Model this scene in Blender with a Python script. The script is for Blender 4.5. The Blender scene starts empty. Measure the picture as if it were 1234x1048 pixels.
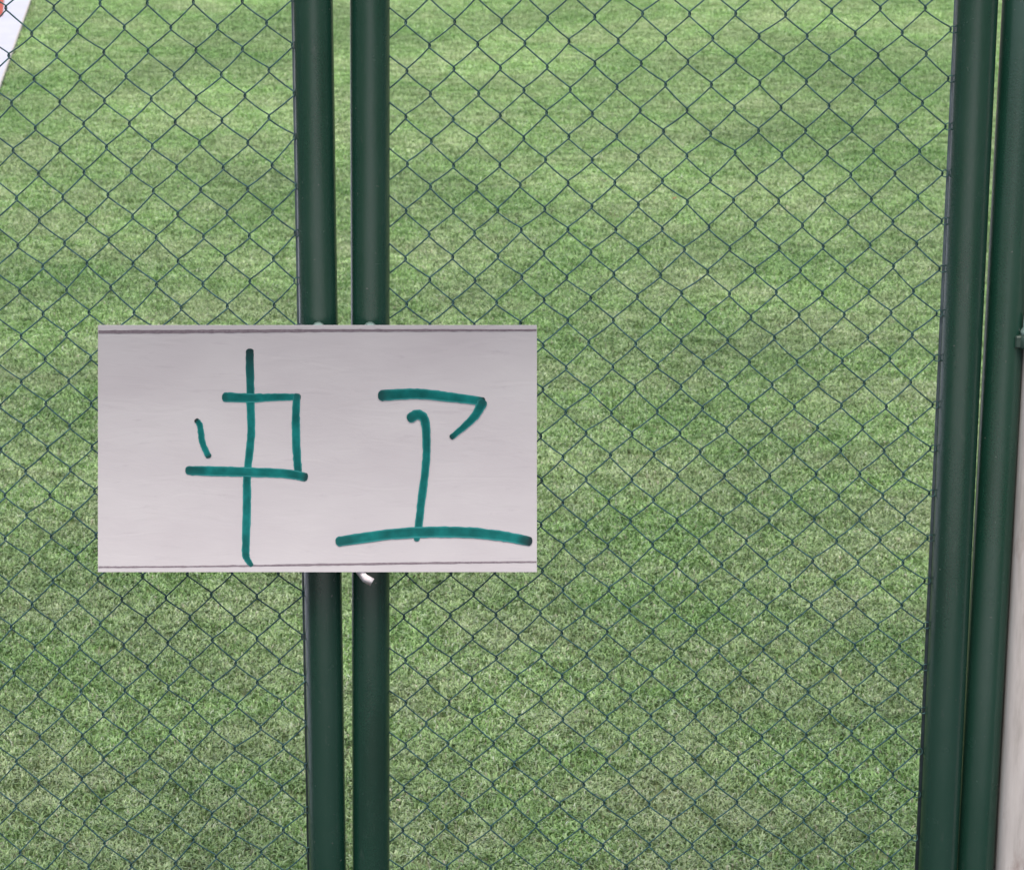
import bpy, bmesh, math, random
from mathutils import Vector, Matrix, noise

random.seed(7)
R = math.radians
sc = bpy.context.scene
col = sc.collection

# ------------------------------------------------------------------ camera
CAM_H, CAM_D, PITCH = 2.60, 5.11, 15.747
cam_data = bpy.data.cameras.new('camera')
cam_data.sensor_width = 36.0
cam_data.lens = 4100.0 / 1234.0 * 36.0
cam_data.shift_x = (617.0 - 465.0) / 1234.0
cam_data.clip_end = 2000.0
cam_data.dof.use_dof = True
cam_data.dof.focus_distance = 5.5
cam_data.dof.aperture_fstop = 21.0
cam = bpy.data.objects.new('camera', cam_data)
cam.location = (0, -CAM_D, CAM_H)
cam.rotation_euler = (R(90.0 - PITCH), 0, 0)
col.objects.link(cam)
sc.camera = cam

# ------------------------------------------------------------------ sky, sun, exposure
SUN_EL, SUN_AZ = 64.0, 186.0          # azimuth measured clockwise from +Y
w = bpy.data.worlds.new('World')
sc.world = w
w.use_nodes = True
nt = w.node_tree
bg = nt.nodes['Background']
sky = nt.nodes.new('ShaderNodeTexSky')
sky.sky_type = 'NISHITA'
sky.sun_disc = False
sky.sun_elevation = R(SUN_EL)
sky.sun_rotation = R(SUN_AZ)
sky.dust_density = 4.0
sky.air_density = 1.0
sky.ozone_density = 1.0
nt.links.new(sky.outputs[0], bg.inputs[0])
bg.inputs[1].default_value = 0.13
sun_d = bpy.data.lights.new('sun', 'SUN')
sun_d.energy = 1.5
sun_d.angle = R(40)
sun_d.color = (1.0, 0.93, 0.84)
sun = bpy.data.objects.new('sun', sun_d)
sdir = Vector((math.sin(R(SUN_AZ)) * math.cos(R(SUN_EL)), math.cos(R(SUN_AZ)) * math.cos(R(SUN_EL)), math.sin(R(SUN_EL))))
sun.rotation_euler = sdir.to_track_quat('Z', 'Y').to_euler()
sun.location = (-3, -8, 12)
col.objects.link(sun)
sc.view_settings.view_transform = 'Standard'
sc.view_settings.look = 'None'
sc.view_settings.gamma = 1.0
sc.view_settings.use_curve_mapping = False
sc.view_settings.exposure = 0.55

# ------------------------------------------------------------------ helpers
def tag(o, label=None, cat=None, group=None, kind=None):
    if label: o['label'] = label
    if cat: o['category'] = cat
    if group: o['group'] = group
    if kind: o['kind'] = kind
    return o

def empty(name, loc=(0, 0, 0)):
    o = bpy.data.objects.new(name, None)
    o.empty_display_size = 0.1
    o.location = loc
    col.objects.link(o)
    return o

def obj(name, bm, mat, parent=None, smooth=False):
    me = bpy.data.meshes.new(name)
    bmesh.ops.recalc_face_normals(bm, faces=bm.faces[:])
    bm.to_mesh(me)
    bm.free()
    if smooth:
        for p in me.polygons: p.use_smooth = True
    me.materials.append(mat)
    o = bpy.data.objects.new(name, me)
    col.objects.link(o)
    if parent: o.parent = parent
    return o

def add_tube(bm, pts, r, seg=8, caps=True, closed=False):
    pts = [Vector(p) for p in pts]
    n = len(pts)
    rings = []
    up = None
    for i, p in enumerate(pts):
        if closed:
            t = (pts[(i + 1) % n] - pts[i - 1]).normalized()
        else:
            t = (pts[min(i + 1, n - 1)] - pts[max(i - 1, 0)]).normalized()
        if up is None:
            up = Vector((0, 1, 0)) if abs(t.y) < 0.9 else Vector((1, 0, 0))
        a = (up - t * up.dot(t)).normalized()
        up = a
        b = t.cross(a)
        rings.append([bm.verts.new(p + (a * math.cos(k / seg * 2 * math.pi) + b * math.sin(k / seg * 2 * math.pi)) * r) for k in range(seg)])
    m = n if closed else n - 1
    for i in range(m):
        A, B = rings[i], rings[(i + 1) % n]
        for k in range(seg):
            bm.faces.new((A[k], A[(k + 1) % seg], B[(k + 1) % seg], B[k]))
    if caps and not closed:
        bm.faces.new(rings[0][::-1])
        bm.faces.new(rings[-1])

def add_lathe(bm, origin, axis, prof, seg=16):
    """profile of (distance along the axis, radius), closed at both ends"""
    axis = Vector(axis).normalized()
    a = axis.orthogonal().normalized()
    b = axis.cross(a)
    o = Vector(origin)
    rings = []
    for (h, r) in prof:
        rings.append([bm.verts.new(o + axis * h + (a * math.cos(k / seg * 2 * math.pi) + b * math.sin(k / seg * 2 * math.pi)) * r) for k in range(seg)])
    for A, B in zip(rings, rings[1:]):
        for k in range(seg):
            bm.faces.new((A[k], A[(k + 1) % seg], B[(k + 1) % seg], B[k]))
    bm.faces.new(rings[0][::-1])
    bm.faces.new(rings[-1])

def add_box(bm, x0, x1, y0, y1, z0, z1, bevel=0.0, seg=2):
    vs = [bm.verts.new((x, y, z)) for x in (x0, x1) for y in (y0, y1) for z in (z0, z1)]
    fs = [(0, 1, 3, 2), (4, 6, 7, 5), (0, 4, 5, 1), (2, 3, 7, 6), (0, 2, 6, 4), (1, 5, 7, 3)]
    faces = [bm.faces.new([vs[i] for i in f]) for f in fs]
    if bevel > 0:
        es = {e for f in faces for e in f.edges}
        bmesh.ops.bevel(bm, geom=list(es), offset=bevel, segments=seg, affect='EDGES', profile=0.5)

# ------------------------------------------------------------------ materials
def mat(name):
    m = bpy.data.materials.new(name)
    m.use_nodes = True
    t = m.node_tree
    return m, t, t.nodes['Principled BSDF']

def N(t, typ, **kw):
    n = t.nodes.new(typ)
    for k, v in kw.items():
        if k.startswith('i_'):
            n.inputs[k[2:].replace('_', ' ')].default_value = v
        else:
            setattr(n, k, v)
    return n

def ramp(t, src, stops):
    n = t.nodes.new('ShaderNodeValToRGB')
    while len(n.color_ramp.elements) < len(stops):
        n.color_ramp.elements.new(0.5)
    for e, (p, c) in zip(n.color_ramp.elements, stops):
        e.position = p
        e.color = (c[0], c[1], c[2], 1)
    t.links.new(src, n.inputs[0])
    return n.outputs[0]

def mixc(t, fac, a, b, mode='MIX'):
    n = t.nodes.new('ShaderNodeMix')
    n.data_type = 'RGBA'
    n.blend_type = mode
    for sock, v in ((n.inputs[0], fac), (n.inputs[6], a), (n.inputs[7], b)):
        if hasattr(v, 'is_linked') or isinstance(v, bpy.types.NodeSocket):
            t.links.new(v, sock)
        elif isinstance(v, (int, float)):
            sock.default_value = v
        else:
            sock.default_value = (v[0], v[1], v[2], 1)
    return n.outputs[2]

def noise_tex(t, scale, detail=4.0, rough=0.55, vec=None, dist=0.0):
    n = N(t, 'ShaderNodeTexNoise')
    n.inputs['Scale'].default_value = scale
    n.inputs['Detail'].default_value = detail
    n.inputs['Roughness'].default_value = rough
    n.inputs['Distortion'].default_value = dist
    if vec is not None: t.links.new(vec, n.inputs['Vector'])
    return n.outputs[0]

def pos(t):
    return t.nodes.new('ShaderNodeNewGeometry').outputs['Position']

def stretch(t, vec, s):
    n = N(t, 'ShaderNodeMapping')
    n.inputs['Scale'].default_value = s
    t.links.new(vec, n.inputs['Vector'])
    return n.outputs[0]

def bump(t, h, strength, dist, b):
    n = N(t, 'ShaderNodeBump')
    n.inputs['Strength'].default_value = strength
    n.inputs['Distance'].default_value = dist
    t.links.new(h, n.inputs['Height'])
    t.links.new(n.outputs[0], b.inputs['Normal'])

def green_paint():
    m, t, b = mat('green_powder_coat')
    p = pos(t)
    big = noise_tex(t, 9, 5, 0.6, stretch(t, p, (1, 1, 0.25)))
    fine = noise_tex(t, 420, 3, 0.7, p)
    c = ramp(t, big, [(0.30, (0.003, 0.027, 0.015)), (0.5, (0.006, 0.041, 0.025)), (0.68, (0.013, 0.050, 0.034))])
    c = mixc(t, ramp(t, fine, [(0.35, (0, 0, 0)), (0.75, (0.55, 0.55, 0.55))]), c, (0.016, 0.048, 0.034))
    scuff = ramp(t, noise_tex(t, 70, 6, 0.75, stretch(t, p, (1.4, 1, 0.35))), [(0.60, (0, 0, 0)), (0.72, (0.8, 0.8, 0.8))])
    c = mixc(t, scuff, c, (0.034, 0.060, 0.048))
    dust = ramp(t, noise_tex(t, 160, 2, 0.5, p), [(0.74, (0, 0, 0)), (0.78, (1, 1, 1))])
    c = mixc(t, dust, c, (0.09, 0.10, 0.09))
    t.links.new(c, b.inputs['Base Color'])
    r = ramp(t, noise_tex(t, 30, 4, 0.6, p), [(0.3, (0.20, 0.20, 0.20)), (0.8, (0.30, 0.30, 0.30))])
    t.links.new(r, b.inputs['Roughness'])
    b.inputs['Specular IOR Level'].default_value = 0.85
    bump(t, noise_tex(t, 300, 4, 0.65, p), 0.30, 0.001, b)
    return m

def wire_mat():
    m, t, b = mat('green_plastic_coated_wire')
    p = pos(t)
    c = ramp(t, noise_tex(t, 130, 3, 0.6, p), [(0.3, (0.012, 0.034, 0.036)), (0.5, (0.022, 0.075, 0.074)), (0.75, (0.065, 0.16, 0.15))])
    t.links.new(c, b.inputs['Base Color'])
    b.inputs['Roughness'].default_value = 0.42
    return m

def simple_mat(name, c0, c1, scale, rough, metal=0.0, bscale=None, bstr=0.2, st=None, bdist=0.002):
    m, t, b = mat(name)
    p = pos(t)
    v = stretch(t, p, st) if st else p
    t.links.new(ramp(t, noise_tex(t, scale, 6, 0.62, v), [(0.3, c0), (0.72, c1)]), b.inputs['Base Color'])
    b.inputs['Roughness'].default_value = rough
    b.inputs['Metallic'].default_value = metal
    if bscale: bump(t, noise_tex(t, bscale, 5, 0.6, v), bstr, bdist, b)
    return m

M_PAINT = green_paint()
M_WIRE = wire_mat()
M_BAR = simple_mat('dull_blue_grey_coated_steel', (0.035, 0.05, 0.056), (0.07, 0.09, 0.10), 60, 0.4)
M_ZINC = simple_mat('zinc_plated_steel', (0.12, 0.20, 0.18), (0.22, 0.31, 0.28), 90, 0.65, 0.1)
M_DARKSTEEL = simple_mat('dark_painted_hinge_steel', (0.02, 0.045, 0.035), (0.04, 0.07, 0.055), 60, 0.45)
M_RIBBON = simple_mat('pink_white_cloth', (0.74, 0.60, 0.60), (0.88, 0.84, 0.84), 160, 0.85, 0, 900, 0.4, None, 0.0005)
M_PATH = simple_mat('white_painted_concrete', (0.55, 0.56, 0.65), (0.62, 0.63, 0.72), 5, 0.75, 0, 80, 0.12)
M_KERB = simple_mat('cream_concrete_edging', (0.50, 0.47, 0.42), (0.62, 0.58, 0.52), 20, 0.85, 0, 90, 0.2)
M_RED = simple_mat('red_court_coating', (0.42, 0.085, 0.05), (0.50, 0.11, 0.07), 8, 0.8, 0, 120, 0.2)
M_PAVE = simple_mat('unseen_bright_concrete', (0.46, 0.45, 0.43), (0.56, 0.55, 0.52), 3, 0.85, 0, 60, 0.3)
M_TARMAC = simple_mat('unseen_dark_tarmac', (0.04, 0.04, 0.042), (0.075, 0.075, 0.074), 9, 0.9, 0, 140, 0.4)
M_EARTH = simple_mat('dry_earth_and_short_grass', (0.035, 0.05, 0.02), (0.07, 0.08, 0.04), 1.2, 0.95)

def pillar_mat():
    m, t, b = mat('weathered_pale_render')
    p = pos(t)
    v = stretch(t, p, (1, 1, 0.12))
    c = ramp(t, noise_tex(t, 45, 7, 0.65, v), [(0.28, (0.36, 0.33, 0.30)), (0.5, (0.54, 0.50, 0.47)), (0.75, (0.64, 0.60, 0.57))])
    st = ramp(t, noise_tex(t, 26, 5, 0.7, stretch(t, p, (1, 1, 0.3))), [(0.60, (0, 0, 0)), (0.74, (0.6, 0.6, 0.6))])
    c = mixc(t, st, c, (0.30, 0.22, 0.19))
    t.links.new(c, b.inputs['Base Color'])
    b.inputs['Roughness'].default_value = 0.9
    bump(t, noise_tex(t, 120, 5, 0.65, v), 0.35, 0.002, b)
    return m
M_PILLAR = pillar_mat()

def card_mat():
    m, t, b = mat('matt_white_card')
    p = pos(t)
    c = ramp(t, noise_tex(t, 5, 4, 0.5, stretch(t, p, (1, 1, 2))), [(0.25, (0.455, 0.424, 0.440)), (0.75, (0.525, 0.503, 0.510))])
    streak = ramp(t, noise_tex(t, 60, 6, 0.7, stretch(t, p, (0.25, 1, 1.6)), 0.6), [(0.28, (0.6, 0.6, 0.6)), (0.40, (0, 0, 0))])
    c = mixc(t, streak, c, (0.40, 0.365, 0.39))
    t.links.new(c, b.inputs['Base Color'])
    b.inputs['Roughness'].default_value = 0.6
    b.inputs['Specular IOR Level'].default_value = 0.3
    bump(t, noise_tex(t, 34, 6, 0.6, stretch(t, p, (0.35, 1, 1.5)), 0.8), 0.2, 0.0025, b)
    return m
M_CARD = card_mat()

def ink_mat():
    m, t, b = mat('teal_marker_ink')
    p = pos(t)
    uv = N(t, 'ShaderNodeAttribute', attribute_name='across').outputs['Fac']
    tip = N(t, 'ShaderNodeAttribute', attribute_name='tip').outputs['Fac']
    n = noise_tex(t, 38, 5, 0.55, p)
    core = ramp(t, n, [(0.32, (0.001, 0.078, 0.074)), (0.5, (0.002, 0.112, 0.105)), (0.70, (0.005, 0.165, 0.155))])
    c = mixc(t, ramp(t, uv, [(0.62, (0, 0, 0)), (1.0, (0.7, 0.7, 0.7))]), core, (0.05, 0.30, 0.30))
    c = mixc(t, tip, c, (0.012, 0.030, 0.032))
    t.links.new(c, b.inputs['Base Color'])
    b.inputs['Roughness'].default_value = 0.6
    b.inputs['Specular IOR Level'].default_value = 0.15
    return m
M_INK = ink_mat()
M_PENCIL = simple_mat('grey_pencil_line', (0.13, 0.10, 0.12), (0.24, 0.20, 0.22), 300, 0.6)

def turf_colour(t):
    """patches of greener, paler and more worn pile, from the place on the pitch"""
    p = pos(t)
    a = noise_tex(t, 2.4, 6, 0.62, p, 0.4)
    b_ = noise_tex(t, 13, 4, 0.6, p)
    f = noise_tex(t, 55, 3, 0.6, p)
    return a, b_, f

def blade_mat():
    m, t, b = mat('artificial_turf_blade')
    vc = N(t, 'ShaderNodeAttribute', attribute_name='tint').outputs['Color']
    a, b_, f = turf_colour(t)
    c = mixc(t, ramp(t, a, [(0.40, (0, 0, 0)), (0.62, (0.46, 0.46, 0.46))]), vc, (0.46, 0.51, 0.32))
    wide = noise_tex(t, 0.75, 3, 0.55, pos(t))
    c = mixc(t, 1.0, c, ramp(t, wide, [(0.36, (0.78, 0.84, 0.74)), (0.62, (1.22, 1.18, 1.18))]), 'MULTIPLY')
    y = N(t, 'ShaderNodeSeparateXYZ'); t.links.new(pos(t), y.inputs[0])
    sheen_wear = N(t, 'ShaderNodeMath', operation='MULTIPLY_ADD'); t.links.new(a, sheen_wear.inputs[0]); sheen_wear.inputs[1].default_value = -5.0; t.links.new(y.outputs['Y'], sheen_wear.inputs[2])  # far pile's grazing sheen put into the colour, mixed with wear by the gate
    mr = N(t, 'ShaderNodeMapRange'); t.links.new(sheen_wear.outputs[0], mr.inputs[0])
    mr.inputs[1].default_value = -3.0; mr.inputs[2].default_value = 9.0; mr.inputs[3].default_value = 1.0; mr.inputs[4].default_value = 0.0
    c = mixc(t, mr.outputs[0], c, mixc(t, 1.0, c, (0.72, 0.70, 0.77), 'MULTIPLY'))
    c = mixc(t, 1.0, c, ramp(t, b_, [(0.34, (0.74, 0.80, 0.66)), (0.5, (1.06, 1.06, 1.02)), (0.66, (1.32, 1.26, 1.32))]), 'MULTIPLY')
    c = mixc(t, 1.0, c, ramp(t, f, [(0.34, (0.76, 0.79, 0.73)), (0.5, (1.0, 1.0, 1.0)), (0.66, (1.18, 1.15, 1.20))]), 'MULTIPLY')
    t.links.new(c, b.inputs['Base Color'])
    b.inputs['Roughness'].default_value = 0.4
    b.inputs['Specular IOR Level'].default_value = 0.6
    tr = N(t, 'ShaderNodeBsdfTranslucent')
    t.links.new(c, tr.inputs[0])
    mx = N(t, 'ShaderNodeMixShader')
    mx.inputs[0].default_value = 0.22
    t.links.new(b.outputs[0], mx.inputs[1])
    t.links.new(tr.outputs[0], mx.inputs[2])
    t.links.new(mx.outputs[0], t.nodes['Material Output'].inputs['Surface'])
    return m
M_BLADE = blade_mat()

def turf_base_mat():
    m, t, b = mat('turf_backing_and_thatch')
    p = pos(t)
    a, b_, f = turf_colour(t)
    n = noise_tex(t, 320, 3, 0.7, p)
    c = ramp(t, n, [(0.3, (0.07, 0.11, 0.04)), (0.5, (0.16, 0.22, 0.09)), (0.7, (0.24, 0.31, 0.15))])
    c = mixc(t, ramp(t, a, [(0.36, (0, 0, 0)), (0.66, (0.4, 0.4, 0.4))]), c, (0.18, 0.19, 0.11))
    t.links.new(c, b.inputs['Base Color'])
    b.inputs['Roughness'].default_value = 0.9
    return m
M_TURFBASE = turf_base_mat()

# ------------------------------------------------------------------ the setting
def sheet(name, x0, x1, y0, y1, z, m):
    bm = bmesh.new()
    vs = [bm.verts.new(v) for v in ((x0, y0, z), (x1, y0, z), (x1, y1, z), (x0, y1, z))]
    bm.faces.new(vs)
    return tag(obj(name, bm, m), kind='structure')

sheet('ground', -400, 400, -400, 400, -0.02, M_EARTH)
sheet('unseen_bright_paving', -3.2, 3.4, -45, -2.6, 0.0, M_PAVE)  # unseen paving, laid narrow and bright so the tubes reflect a pale stripe
sheet('unseen_dark_strip', -12, 12, -2.6, 0.14, 0.0, M_TARMAC)  # unseen dark strip, added so the stripe fades low on the tubes

# turf: its left edge runs almost straight away from the gate
def edge_x(y): return -1.235 - 0.0473 * y
bm = bmesh.new()
vs = [bm.verts.new(v) for v in ((edge_x(0.14), 0.14, 0), (34, 0.14, 0), (34, 60, 0), (edge_x(60), 60, 0))]
bm.faces.new(vs)
tag(obj('turf_pitch', bm, M_TURFBASE), kind='structure')

def strip(name, off0, off1, z0, z1, m, y0=0.14, y1=60.0):
    """a slab that follows the turf edge, from off0 to off1 to the left of it"""
    bm = bmesh.new()
    P = [(edge_x(y0) - off1, y0), (edge_x(y0) - off0, y0), (edge_x(y1) - off0, y1), (edge_x(y1) - off1, y1)]
    lo = [bm.verts.new((x, y, z0)) for x, y in P]
    hi = [bm.verts.new((x, y, z1)) for x, y in P]
    bm.faces.new(hi)
    for i in range(4):
        bm.faces.new((lo[i], lo[(i + 1) % 4], hi[(i + 1) % 4], hi[i]))
    return tag(obj(name, bm, m), kind='structure')
strip('kerb', 0.0, 0.008, -0.02, 0.022, M_KERB)
strip('path', 0.008, 2.6, -0.02, 0.020, M_PATH)
# red coated court let into the path, one corner of it in view
bm = bmesh.new()
z = 0.026
cx, cy, rr = -1.900, 11.66, 0.03
P = [(-3.6, cy), (cx - rr, cy)] + [(cx - rr + rr * math.sin(a), cy + rr - rr * math.cos(a)) for a in (0.5, 1.1)] + [(cx, cy + rr), (cx - 0.77, cy + 8), (-3.6, cy + 8)]
top = [bm.verts.new((x, y, z)) for x, y in P]
bot = [bm.verts.new((x, y, 0.0)) for x, y in P]
bm.faces.new(top)
for i in range(len(P)):
    j = (i + 1) % len(P)
    bm.faces.new((bot[i], bot[j], top[j], top[i]))
tag(obj('red_court', bm, M_RED), kind='structure')

# ------------------------------------------------------------------ turf pile (geometry nodes)
def tuft_mesh(k, nblades=46, rad=0.036):
    rnd = random.Random(100 + k)
    bm = bmesh.new()
    tint = bm.loops.layers.float_color.new('tint')
    pal = [((0.235, 0.425, 0.125), 26), ((0.300, 0.500, 0.170), 32), ((0.365, 0.555, 0.235), 22), ((0.450, 0.620, 0.340), 10),
           ((0.390, 0.405, 0.285), 6), ((0.54, 0.66, 0.48), 3), ((0.12, 0.14, 0.07), 5)]
    cols = [c for c, n in pal for _ in range(n)]
    for i in range(nblades):
        r = rad * math.sqrt(rnd.random()); a = rnd.random() * 6.2832
        x, y = r * math.cos(a), r * math.sin(a)
        h = rnd.uniform(0.007, 0.017)
        wd = rnd.uniform(0.0012, 0.0021)
        d = rnd.random() * 6.2832
        lean = rnd.uniform(0.15, 1.15)
        dx, dy = math.cos(d), math.sin(d)
        face = d + math.pi / 2 + rnd.uniform(-0.7, 0.7)
        sx, sy = math.cos(face) * wd, math.sin(face) * wd
        m1 = (x + dx * h * lean * 0.35, y + dy * h * lean * 0.35, h * 0.6)
        m2 = (x + dx * h * lean, y + dy * h * lean, h * (1.0 - 0.28 * lean))
        v = [bm.verts.new(q) for q in ((x - sx, y - sy, 0), (x + sx, y + sy, 0),
             (m1[0] + sx, m1[1] + sy, m1[2]), (m1[0] - sx, m1[1] - sy, m1[2]),
             (m2[0] + sx * 0.35, m2[1] + sy * 0.35, m2[2]), (m2[0] - sx * 0.35, m2[1] - sy * 0.35, m2[2]))]
        c = rnd.choice(cols); g = rnd.uniform(0.85, 1.15)
        cc = (c[0] * g, c[1] * g, c[2] * g, 1)
        for f in (bm.faces.new((v[0], v[1], v[2], v[3])), bm.faces.new((v[3], v[2], v[4], v[5]))):
            for l in f.loops: l[tint] = cc
    me = bpy.data.meshes.new('turf_tuft')
    bm.to_mesh(me); bm.free()
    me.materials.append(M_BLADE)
    return bpy.data.objects.new('turf_tuft', me)
tufts = [tuft_mesh(k) for k in range(5)]

def turf():
    bm = bmesh.new()
    rows = [(0.30, -1.26, 3.2), (5.0, edge_x(5) - 0.01, 4.2), (15.5, edge_x(15.5) - 0.01, 6.6)]
    rows[0] = (0.30, edge_x(0.30) - 0.01, 3.2)
    prev = None
    for y, xl, xr in rows:
        cur = (bm.verts.new((xl + 0.03, y, 0.001)), bm.verts.new((xr, y, 0.001)))
        if prev: bm.faces.new((prev[0], prev[1], cur[1], cur[0]))
        prev = cur
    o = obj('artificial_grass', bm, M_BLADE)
    tag(o, 'short faded green artificial grass pile covering the pitch', 'grass', kind='stuff')
    g = bpy.data.node_groups.new('turf_pile', 'GeometryNodeTree')
    g.interface.new_socket('Geometry', in_out='INPUT', socket_type='NodeSocketGeometry')
    g.interface.new_socket('Geometry', in_out='OUTPUT', socket_type='NodeSocketGeometry')
    nn, L = g.nodes, g.links
    gi, go = nn.new('NodeGroupInput'), nn.new('NodeGroupOutput')
    dist = nn.new('GeometryNodeDistributePointsOnFaces')
    dist.inputs['Density'].default_value = 1700.0
    L.new(gi.outputs[0], dist.inputs['Mesh'])
    jg = nn.new('GeometryNodeJoinGeometry')
    for tf in tufts[::-1]:
        oi = nn.new('GeometryNodeObjectInfo')
        oi.inputs['Object'].default_value = tf
        oi.inputs['As Instance'].default_value = True
        L.new(oi.outputs['Geometry'], jg.inputs[0])
    iop = nn.new('GeometryNodeInstanceOnPoints')
    iop.inputs['Pick Instance'].default_value = True
    L.new(dist.outputs['Points'], iop.inputs['Points'])
    L.new(jg.outputs[0], iop.inputs['Instance'])
    ri = nn.new('FunctionNodeRandomValue'); ri.data_type = 'INT'
    ri.inputs[4].default_value = 0; ri.inputs[5].default_value = len(tufts) - 1
    L.new(ri.outputs[2], iop.inputs['Instance Index'])
    rv = nn.new('FunctionNodeRandomValue'); rv.data_type = 'FLOAT_VECTOR'
    rv.inputs[0].default_value = (-0.08, -0.08, 0); rv.inputs[1].default_value = (0.08, 0.08, 6.2832)
    L.new(rv.outputs[0], iop.inputs['Rotation'])
    p = nn.new('GeometryNodeInputPosition')
    no = nn.new('ShaderNodeTexNoise'); no.inputs['Scale'].default_value = 16.0; no.inputs['Detail'].default_value = 3.0
    L.new(p.outputs[0], no.inputs['Vector'])
    mr = nn.new('ShaderNodeMapRange')
    mr.inputs[1].default_value = 0.3; mr.inputs[2].default_value = 0.7
    mr.inputs[3].default_value = 0.75; mr.inputs[4].default_value = 1.3
    L.new(no.outputs[0], mr.inputs[0])
    L.new(mr.outputs[0], iop.inputs['Scale'])
    L.new(iop.outputs[0], go.inputs[0])
    md = o.modifiers.new('pile', 'NODES')
    md.node_group = g
turf()

# ------------------------------------------------------------------ chain-link mesh
PITCH_X, ROW = 0.0357, 0.0726          # half a diamond across, a whole diamond down
WIRE_R = 0.00122

def leaf_mesh(parent, x0, z_ref, ncols, slope, zlo, zhi, seed, step=1, warp=0.0):
    """one wire bent to a zigzag per column gap, hooked into its neighbours at the knots.
    x0 is the column 0 knot line, z_ref the height of one of its knots."""
    rnd = random.Random(seed)
    jit = {}
    def knot(c, q):
        """q counts half rows down; knots of column c exist for q + c even"""
        if (c, q) not in jit:
            jit[(c, q)] = (rnd.gauss(0, 0.0011), rnd.gauss(0, 0.0013))
        jx, jz = jit[(c, q)]
        x = x0 + step * c * PITCH_X
        zz = z_ref - q * ROW / 2
        x += 0.0045 * noise.noise(Vector((c * 0.13, q * 0.09, seed))) + jx
        zz += slope * (x - x0) + 0.005 * noise.noise(Vector((c * 0.17, q * 0.11, seed + 5.3))) + jz
        if warp:
            low = max(0.0, (0.95 - zz)) * warp
            x += low * 0.022 * noise.noise(Vector((c * 0.4, q * 0.2, 9.1)))
            zz += low * (0.007 * math.sin(c * 0.9 + q * 0.15) - 0.05 * (abs(c) / 14.0))
        return x, zz
    for c in range(ncols - 1):
        pts = []
        q0 = int((z_ref - zhi) / (ROW / 2)) - 1
        q1 = int((z_ref - zlo) / (ROW / 2)) + 1
        dr = 0.0024
        first = True
        for q in range(q0, q1 + 1):
            cc = c if (q + c) % 2 == 0 else c + 1
            side = (1 if cc == c + 1 else -1) * step
            x, zz = knot(cc, q)
            ydir = 1 if side * step > 0 else -1
            ex = x + side * 0.0014
            # rounded hook round the neighbour: front leg -> apex -> back leg
            pts.append((ex - side * 0.0036, -dr * ydir, zz + 0.0050))
            pts.append((ex - side * 0.0009, -dr * ydir * 0.75, zz + 0.0030))
            pts.append((ex, 0.0, zz))
            pts.append((ex - side * 0.0009, dr * ydir * 0.75, zz - 0.0030))
            pts.append((ex - side * 0.0036, dr * ydir, zz - 0.0050))
            # leg to the next knot, very slightly bowed
            nc = c if (q + 1 + c) % 2 == 0 else c + 1
            nx, nz = knot(nc, q + 1)
            ns = -side
            ax, az = ex - side * 0.0036, zz - 0.0050
            bx, bz = nx + ns * 0.0014 - ns * 0.0036, nz + 0.0050
            bow = rnd.uniform(0.0002, 0.0012)
            for u in (0.33, 0.67):
                pts.append((ax + (bx - ax) * u, dr * ydir * (1 if u < 0.5 else 1), az + (bz - az) * u - bow))
        bm = bmesh.new()
        add_tube(bm, pts, WIRE_R, 6)
        obj('mesh_wire', bm, M_WIRE, parent, smooth=True)
    return knot

def stile(parent, x, r, z0, z1, lean=0.0, y=0.0):
    bm = bmesh.new()
    add_lathe(bm, (x, y, z0), (lean, 0, 1), [(0, r - 0.002), (0.002, r), (z1 - z0 - 0.004, r), (z1 - z0, r - 0.004)], 40)
    o = obj('stile', bm, M_PAINT, parent, smooth=True)
    o.data.set_sharp_from_angle(angle=R(40))
    return o

def rail(parent, x0, x1, zz, r=0.024):
    bm = bmesh.new()
    add_lathe(bm, (x0, 0, zz), (1, 0, 0), [(0, r), (x1 - x0, r)], 24)
    o = obj('rail', bm, M_PAINT, parent, smooth=True)
    o.data.set_sharp_from_angle(angle=R(40))
    return o

def bar(parent, x, y, z0, z1, r=0.004):
    bm = bmesh.new()
    add_lathe(bm, (x, y, z0), (0, 0, 1), [(0, r), (z1 - z0, r)], 10)
    return obj('tension_bar', bm, M_BAR, parent, smooth=True)

def tie(parent, x, y, zz, rx=0.0062):
    bm = bmesh.new()
    add_tube(bm, [(x + rx * math.cos(a), y + 0.004 * math.sin(a * 2) * 0.3 - 0.0, zz + 0.0055 * math.sin(a)) for a in [k / 12 * 2 * math.pi for k in range(12)]], 0.0010, 5, closed=True)
    return obj('tie_wire', bm, M_WIRE, parent, smooth=True)

def bolt(parent, x, y, zz):
    bm = bmesh.new()
    add_lathe(bm, (x, y, zz), (0, -1, 0), [(0, 0.0098), (0.011, 0.0098), (0.0135, 0.0085), (0.0142, 0.006)], 14)
    return obj('bolt', bm, M_ZINC, parent, smooth=True)

ZB, ZT = 0.07, 2.12
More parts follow.
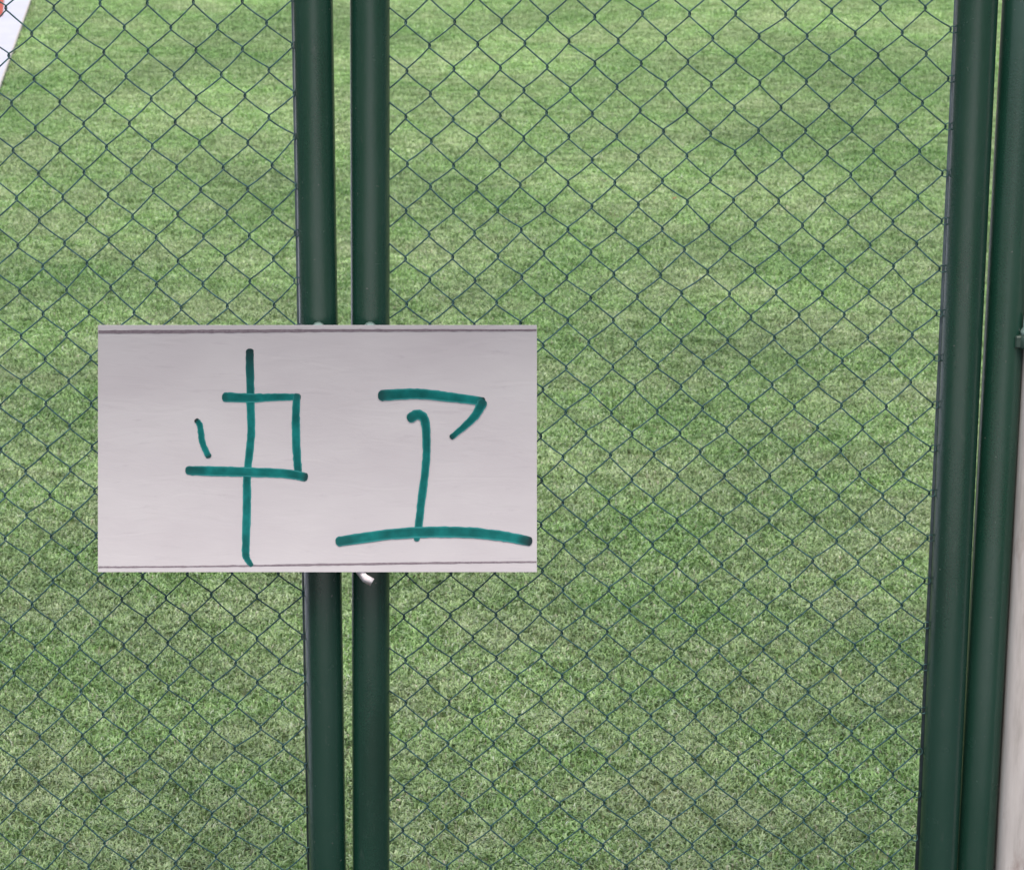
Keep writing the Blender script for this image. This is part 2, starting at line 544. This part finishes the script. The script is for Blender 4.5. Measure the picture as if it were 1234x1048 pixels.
# right leaf ---------------------------------------------------------------
g1 = empty('gate_leaf')
tag(g1, 'wide gate leaf right of the narrow gap, whole chain-link panel between two green tubes', 'gate', 'pair of chain-link gate leaves')
stile(g1, -0.0240, 0.0300, ZB, ZT)
stile(g1, 0.8930, 0.0313, ZB, ZT, -0.0012)
rail(g1, 0.0062, 0.8615, 0.115)
rail(g1, 0.0062, 0.8615, ZT - 0.06)
k1 = leaf_mesh(g1, 0.0300 - PITCH_X, 1.8044 - ROW / 2, 25, 0.026, 0.15, 2.03, 3)
bar(g1, 0.8612, 0.007, 0.14, 2.035, 0.0042)
for q in range(-4, 46):
    if (q + 24) % 2 == 0:
        x, zz = k1(24, q)
        if 0.16 < zz < 2.03: tie(g1, x + 0.0044, 0.0, zz, 0.0050)
bolt(g1, -0.0245, -0.0290, 1.3385)
# left leaf, sagging a little so that it leans to the left towards its top ----
g2 = empty('gate_leaf', (-0.0895, 0, 0))
g2.rotation_euler = (0, -0.0109, 0)
tag(g2, 'leaning gate leaf left of the narrow gap, chain-link panel running out of the left edge', 'gate', 'pair of chain-link gate leaves')
stile(g2, 0.0, 0.0300, ZB, ZT)
stile(g2, -0.917, 0.0300, ZB, ZT)
rail(g2, -0.8868, -0.0302, 0.115)
rail(g2, -0.8868, -0.0302, ZT - 0.06)
k2 = leaf_mesh(g2, -0.0342, 1.7697, 25, 0.024, 0.15, 2.03, 11, -1, 1.0)
bar(g2, -0.0300, 0.009, 0.14, 2.035, 0.0034)
for q in range(-6, 46, 2):
    x, zz = k2(0, q)
    if 0.16 < zz < 2.03: tie(g2, x + 0.0040, 0.0, zz, 0.0045)
bolt(g2, 0.0005, -0.0290, 1.3385)

# gate posts ------------------------------------------------------------------
def gate_post(x, lean, label, sgn):
    e = empty('gate_post', (x, 0.015, 0))
    tag(e, label, 'post', 'round posts the gate hangs on')
    bm = bmesh.new()
    add_lathe(bm, (0, 0, -0.02), (lean, 0, 1), [(0, 0.0308), (2.30, 0.0308), (2.312, 0.027)], 40)
    o = obj('tube', bm, M_PAINT, e, smooth=True); o.data.set_sharp_from_angle(angle=R(40))
    bm = bmesh.new()
    add_lathe(bm, (lean * 2.292, 0, 2.292), (0, 0, 1), [(0, 0.034), (0.012, 0.034), (0.028, 0.022), (0.034, 0.008)], 24)
    obj('cap', bm, M_PAINT, e, smooth=True)
    for zz in (0.35, 1.315, 1.95):
        bm = bmesh.new()
        xx = lean * zz
        add_box(bm, xx + sgn * 0.019 - 0.007, xx + sgn * 0.019 + 0.007, -0.033, -0.020, zz - 0.012, zz + 0.007, 0.002, 1)
        h = obj('hinge', bm, M_DARKSTEEL, e)
        bm = bmesh.new()
        bx = xx + sgn * 0.030
        add_lathe(bm, (bx, -0.0265, zz - 0.013), (0, 0, 1), [(0, 0.011), (0.003, 0.0125), (0.018, 0.0125), (0.021, 0.010)], 14)
        obj('barrel', bm, M_DARKSTEEL, h, smooth=True)
        bm = bmesh.new()
        add_lathe(bm, (bx, -0.0265, zz + 0.0082), (0, 0, 1), [(0, 0.010), (0.006, 0.010), (0.012, 0.0065), (0.030, 0.0060), (0.034, 0.003)], 14)
        obj('pin', bm, M_ZINC, h, smooth=True)
    return e
gate_post(0.9538, 0.0045, 'dark green round post between the right gate leaf and the pale pillar', 1)
gate_post(-1.0700, -0.0100, 'dark green round post outside the leaning left gate leaf', -1)

# pale pillar to the right of the post ---------------------------------------------
pil = empty('pillar', (1.14, 0.10, 0))
tag(pil, 'pale weathered rendered pillar at the right edge beside the dark green post', 'pillar')
bm = bmesh.new()
add_box(bm, -0.1515, 0.15, -0.13, 0.14, -0.02, 2.36, 0.022, 4)
o = obj('shaft', bm, M_PILLAR, pil, smooth=True); o.data.set_sharp_from_angle(angle=R(40))
bm = bmesh.new()
add_box(bm, -0.15, 0.18, -0.16, 0.17, 2.3605, 2.42, 0.01, 2)
obj('coping', bm, M_PILLAR, pil)

# ------------------------------------------------------------------ handwritten card
# corners in metres on the front of the two middle tubes; the lower edge curls outwards
def persp(x, z, y):
    """slide a point of the gate plane along to depth y so that the card keeps its straight hand-cut outline"""
    k = (CAM_D + y) / CAM_D
    return (x * k, y, CAM_H + (z - CAM_H) * k)
def card_pt(u, v, off=0.0):
    y = -0.0460 + 0.050 * v - 0.089 * v * v
    y += 0.0011 * math.sin(u * 7.0 + 0.6) * math.sin(v * 4.0 + 1.0)
    xl = -0.4453 + (-0.4545 + 0.4453) * v
    xr = 0.2336 + (0.2384 - 0.2336) * v
    x = xl + (xr - xl) * u
    zz = 1.3351 + (0.9345 - 1.3351) * v
    px, py, pz = persp(x, zz, y)
    return Vector((px, py - off, pz))

cd = empty('handwritten_card', card_pt(0.5, 1.0))
tag(cd, 'white oblong card with two teal hand-drawn characters, hung across the two middle gate tubes', 'card')
C0 = card_pt(0.5, 1.0)
bm = bmesh.new()
NU, NV = 44, 26
F = [[bm.verts.new(card_pt(i / NU, j / NV) - C0) for i in range(NU + 1)] for j in range(NV + 1)]
B = [[bm.verts.new(card_pt(i / NU, j / NV, -0.0016) - C0) for i in range(NU + 1)] for j in range(NV + 1)]
for j in range(NV):
    for i in range(NU):
        bm.faces.new((F[j][i], F[j][i + 1], F[j + 1][i + 1], F[j + 1][i]))
        bm.faces.new((B[j][i], B[j + 1][i], B[j + 1][i + 1], B[j][i + 1]))
for j in range(NV):
    bm.faces.new((F[j][0], F[j + 1][0], B[j + 1][0], B[j][0]))
    bm.faces.new((F[j][NU], B[j][NU], B[j + 1][NU], F[j + 1][NU]))
for i in range(NU):
    bm.faces.new((F[0][i], B[0][i], B[0][i + 1], F[0][i + 1]))
    bm.faces.new((F[NV][i], F[NV][i + 1], B[NV][i + 1], B[NV][i]))
o = obj('sheet', bm, M_CARD, cd, smooth=True); o.data.set_sharp_from_angle(angle=R(40))

def spline(pts, n=10):
    out = []
    P = [pts[0]] + pts + [pts[-1]]
    for i in range(1, len(P) - 2):
        for s in range(n):
            t = s / n
            q = []
            for d in range(len(pts[0])):
                p0, p1, p2, p3 = P[i - 1][d], P[i][d], P[i + 1][d], P[i + 2][d]
                q.append(0.5 * (2 * p1 + (p2 - p0) * t + (2 * p0 - 5 * p1 + 4 * p2 - p3) * t * t + (3 * p1 - p0 - 3 * p2 + p3) * t ** 3))
            out.append(q)
    out.append(list(pts[-1]))
    return out

CW, CH = 529.0, 297.0     # drawing grid of the card, about 1.3 mm a unit
def ribbon(name, pts, m, off, seed, tips=(0.5, 0.5), rough=0.5, cap=True, n=10):
    """a drawn line on the card: pts are (across, down, width) in drawing units"""
    P = spline(pts, n)
    rnd = random.Random(seed)
    bm = bmesh.new()
    fa, ft = bm.verts.layers.float.new('across'), bm.verts.layers.float.new('tip')
    rows = []
    L = len(P)
    cross = (-1.0, -0.72, 0.0, 0.72, 1.0)
    def row(cx, cy, nx, ny, hw, tip):
        vs = []
        for k in cross:
            wob = rnd.gauss(0, rough * 0.4) if abs(k) == 1 else 0
            v = bm.verts.new(card_pt((cx + nx * (hw * k + wob)) / CW, (cy + ny * (hw * k + wob)) / CH, off) - C0)
            v[fa] = abs(k); v[ft] = tip
            vs.append(v)
        rows.append(vs)
    for i, (x, y, wd) in enumerate(P):
        a, b = P[max(i - 1, 0)], P[min(i + 1, L - 1)]
        dx, dy = b[0] - a[0], b[1] - a[1]
        l = math.hypot(dx, dy) or 1
        dx, dy = dx / l, dy / l
        nx, ny = -dy, dx
        s = i / (L - 1)
        tip = tips[0] * max(0, 1 - s / 0.14) + tips[1] * max(0, 1 - (1 - s) / 0.10)
        hw = wd * 0.475
        if cap and i == 0:
            for q in (0.95, 0.75, 0.45):
                row(x - dx * hw * q * 0.8, y - dy * hw * q * 0.8, nx, ny, hw * math.sqrt(1 - q * q), tip)
        row(x, y, nx, ny, hw, tip)
        if cap and i == L - 1:
            for q in (0.45, 0.75, 0.95):
                row(x + dx * hw * q * 0.6, y + dy * hw * q * 0.6, nx, ny, hw * math.sqrt(1 - q * q), tip)
    for A, Bq in zip(rows, rows[1:]):
        for k in range(4):
            bm.faces.new((A[k], A[k + 1], Bq[k + 1], Bq[k]))
    return obj(name, bm, m, cd)

S = [  # strokes of the two characters
    ([(183, 31, 10), (183.8, 86, 10.5), (184.4, 131, 10), (180, 177, 10), (179.5, 214, 10.5), (178.2, 270, 10), (179.6, 280, 8.5), (185, 288.5, 6)], (0.9, 0.5)),
    ([(154, 85, 12.5), (187, 86, 11), (216, 85, 9.5), (242, 85, 9)], (0.3, 0.7)),
    ([(239.5, 84, 9), (238.5, 110, 10.5), (239, 140, 10.5), (241, 174, 10)], (0.4, 0.2)),
    ([(109.5, 173, 11.5), (145, 174, 12.5), (184, 175, 12), (228, 177, 11.5), (250, 181, 11)], (0.4, 0.8)),
    ([(119.0, 113, 6.5), (123, 119, 7.5), (126, 139, 8), (133.5, 156, 7.5)], (1.0, 0.8)),
    ([(342.5, 83, 14), (385, 81, 13), (425, 85, 12), (464, 90, 10)], (0.6, 1.0)),
    ([(463, 92, 13), (452, 110, 10), (426, 133, 6.5)], (0.4, 0.7)),
    ([(377, 109.5, 13), (386.5, 105.8, 12.5), (394.6, 116, 11), (395.6, 159, 10), (390, 208, 10), (385.6, 247, 9.5), (383.8, 257, 7)], (0.3, 0.3)),
    ([(291, 259, 13), (348, 250.8, 13.5), (394, 247.8, 14), (443, 248, 14), (486, 252.3, 13), (520, 259, 12)], (0.3, 1.0)),
]
for i, (p, tips) in enumerate(S):
    ribbon('ink_stroke', p, M_INK, 0.0005 + 0.00012 * i, 50 + i, tips)
ribbon('ruled_line', [(0.6, 7.8, 4.0), (120, 7.2, 4.2), (272, 6.2, 3.4), (400, 5.9, 3.0), (528.4, 5.8, 2.6)], M_PENCIL, 0.0004, 91, (0, 0), 0.4, False, 24)
ribbon('ruled_line', [(0.6, 291, 2.4), (120, 290, 2.0), (272, 287.8, 2.8), (400, 285.8, 2.6), (528.4, 284.4, 2.2)], M_PENCIL, 0.0004, 92, (0, 0), 0.4, False, 24)

# ------------------------------------------------------------------ ribbon tied on the middle tube, its end hanging out below the card
rb = empty('ribbon', (-0.024, 0, 0.965))
tag(rb, 'pinkish white ribbon end poking out just below the card on the middle tube', 'ribbon')
bm = bmesh.new()
add_lathe(bm, (0, 0, -0.006), (0, 0, 1), [(0, 0.0302), (0.0005, 0.0316), (0.0115, 0.0316), (0.012, 0.0302)], 28)
obj('loop', bm, M_RIBBON, rb, smooth=True)
bm = bmesh.new()
path = [(-0.020, -0.0325, 0.002), (-0.0205, -0.052, 0.000), (-0.0190, -0.070, -0.004), (-0.0085, -0.0875, -0.0125), (0.0030, -0.0890, -0.0185)]
vf = []
for (x, y, zz) in path:
    vf.append([bm.verts.new((x - 0.0032, y + 0.001, zz - 0.0058)), bm.verts.new((x, y - 0.0034, zz + 0.002)), bm.verts.new((x + 0.0032, y + 0.001, zz + 0.0058)), bm.verts.new((x, y + 0.0022, zz))])
for A, Bq in zip(vf, vf[1:]):
    for k in range(4): bm.faces.new((A[k], A[(k + 1) % 4], Bq[(k + 1) % 4], Bq[k]))
bm.faces.new(vf[0]); bm.faces.new(vf[-1][::-1])
obj('tail', bm, M_RIBBON, rb, smooth=True)

# ------------------------------------------------------------------ scraps lying on the turf
M_LEAF = simple_mat('dry_leaf', (0.45, 0.16, 0.08), (0.62, 0.30, 0.18), 60, 0.7)
M_LEAF2 = simple_mat('bleached_petal', (0.70, 0.55, 0.45), (0.82, 0.70, 0.62), 60, 0.7)
def scrap(x, y, size, m, label):
    rnd = random.Random(int(x * 1000))
    bm = bmesh.new()
    prof = [(-1, 0.05), (-0.5, 0.42), (0.1, 0.5), (0.6, 0.32), (1, 0.04)]
    a = rnd.random() * 6.28
    rowsv = []
    for (t_, w_) in prof:
        r_ = []
        for k in (-1, 0, 1):
            lx, ly = t_ * size * 0.5, k * w_ * size * 0.6
            r_.append(bm.verts.new((lx * math.cos(a) - ly * math.sin(a), lx * math.sin(a) + ly * math.cos(a), abs(k) * 0.3 * size * w_ + 0.1 * size * t_ * t_)))
        rowsv.append(r_)
    for A, Bq in zip(rowsv, rowsv[1:]):
        for k in range(2): bm.faces.new((A[k], A[k + 1], Bq[k + 1], Bq[k]))
    bmesh.ops.solidify(bm, geom=bm.faces[:], thickness=0.0006)
    o = obj('fallen_leaf', bm, m)
    o.location = (x, y, 0.018)
    tag(o, label, 'leaf', 'scraps fallen on the turf')
scrap(1.0718, 7.2766, 0.022, M_LEAF, 'tiny red-brown leaf lying far back on the turf, upper right of the card')
scrap(0.0252, 1.3217, 0.011, M_LEAF2, 'tiny peach petal on the turf just right of the middle tube, low down')
scrap(0.905, 1.315, 0.010, M_LEAF2, 'tiny peach petal on the turf low down beside the right gate tube')
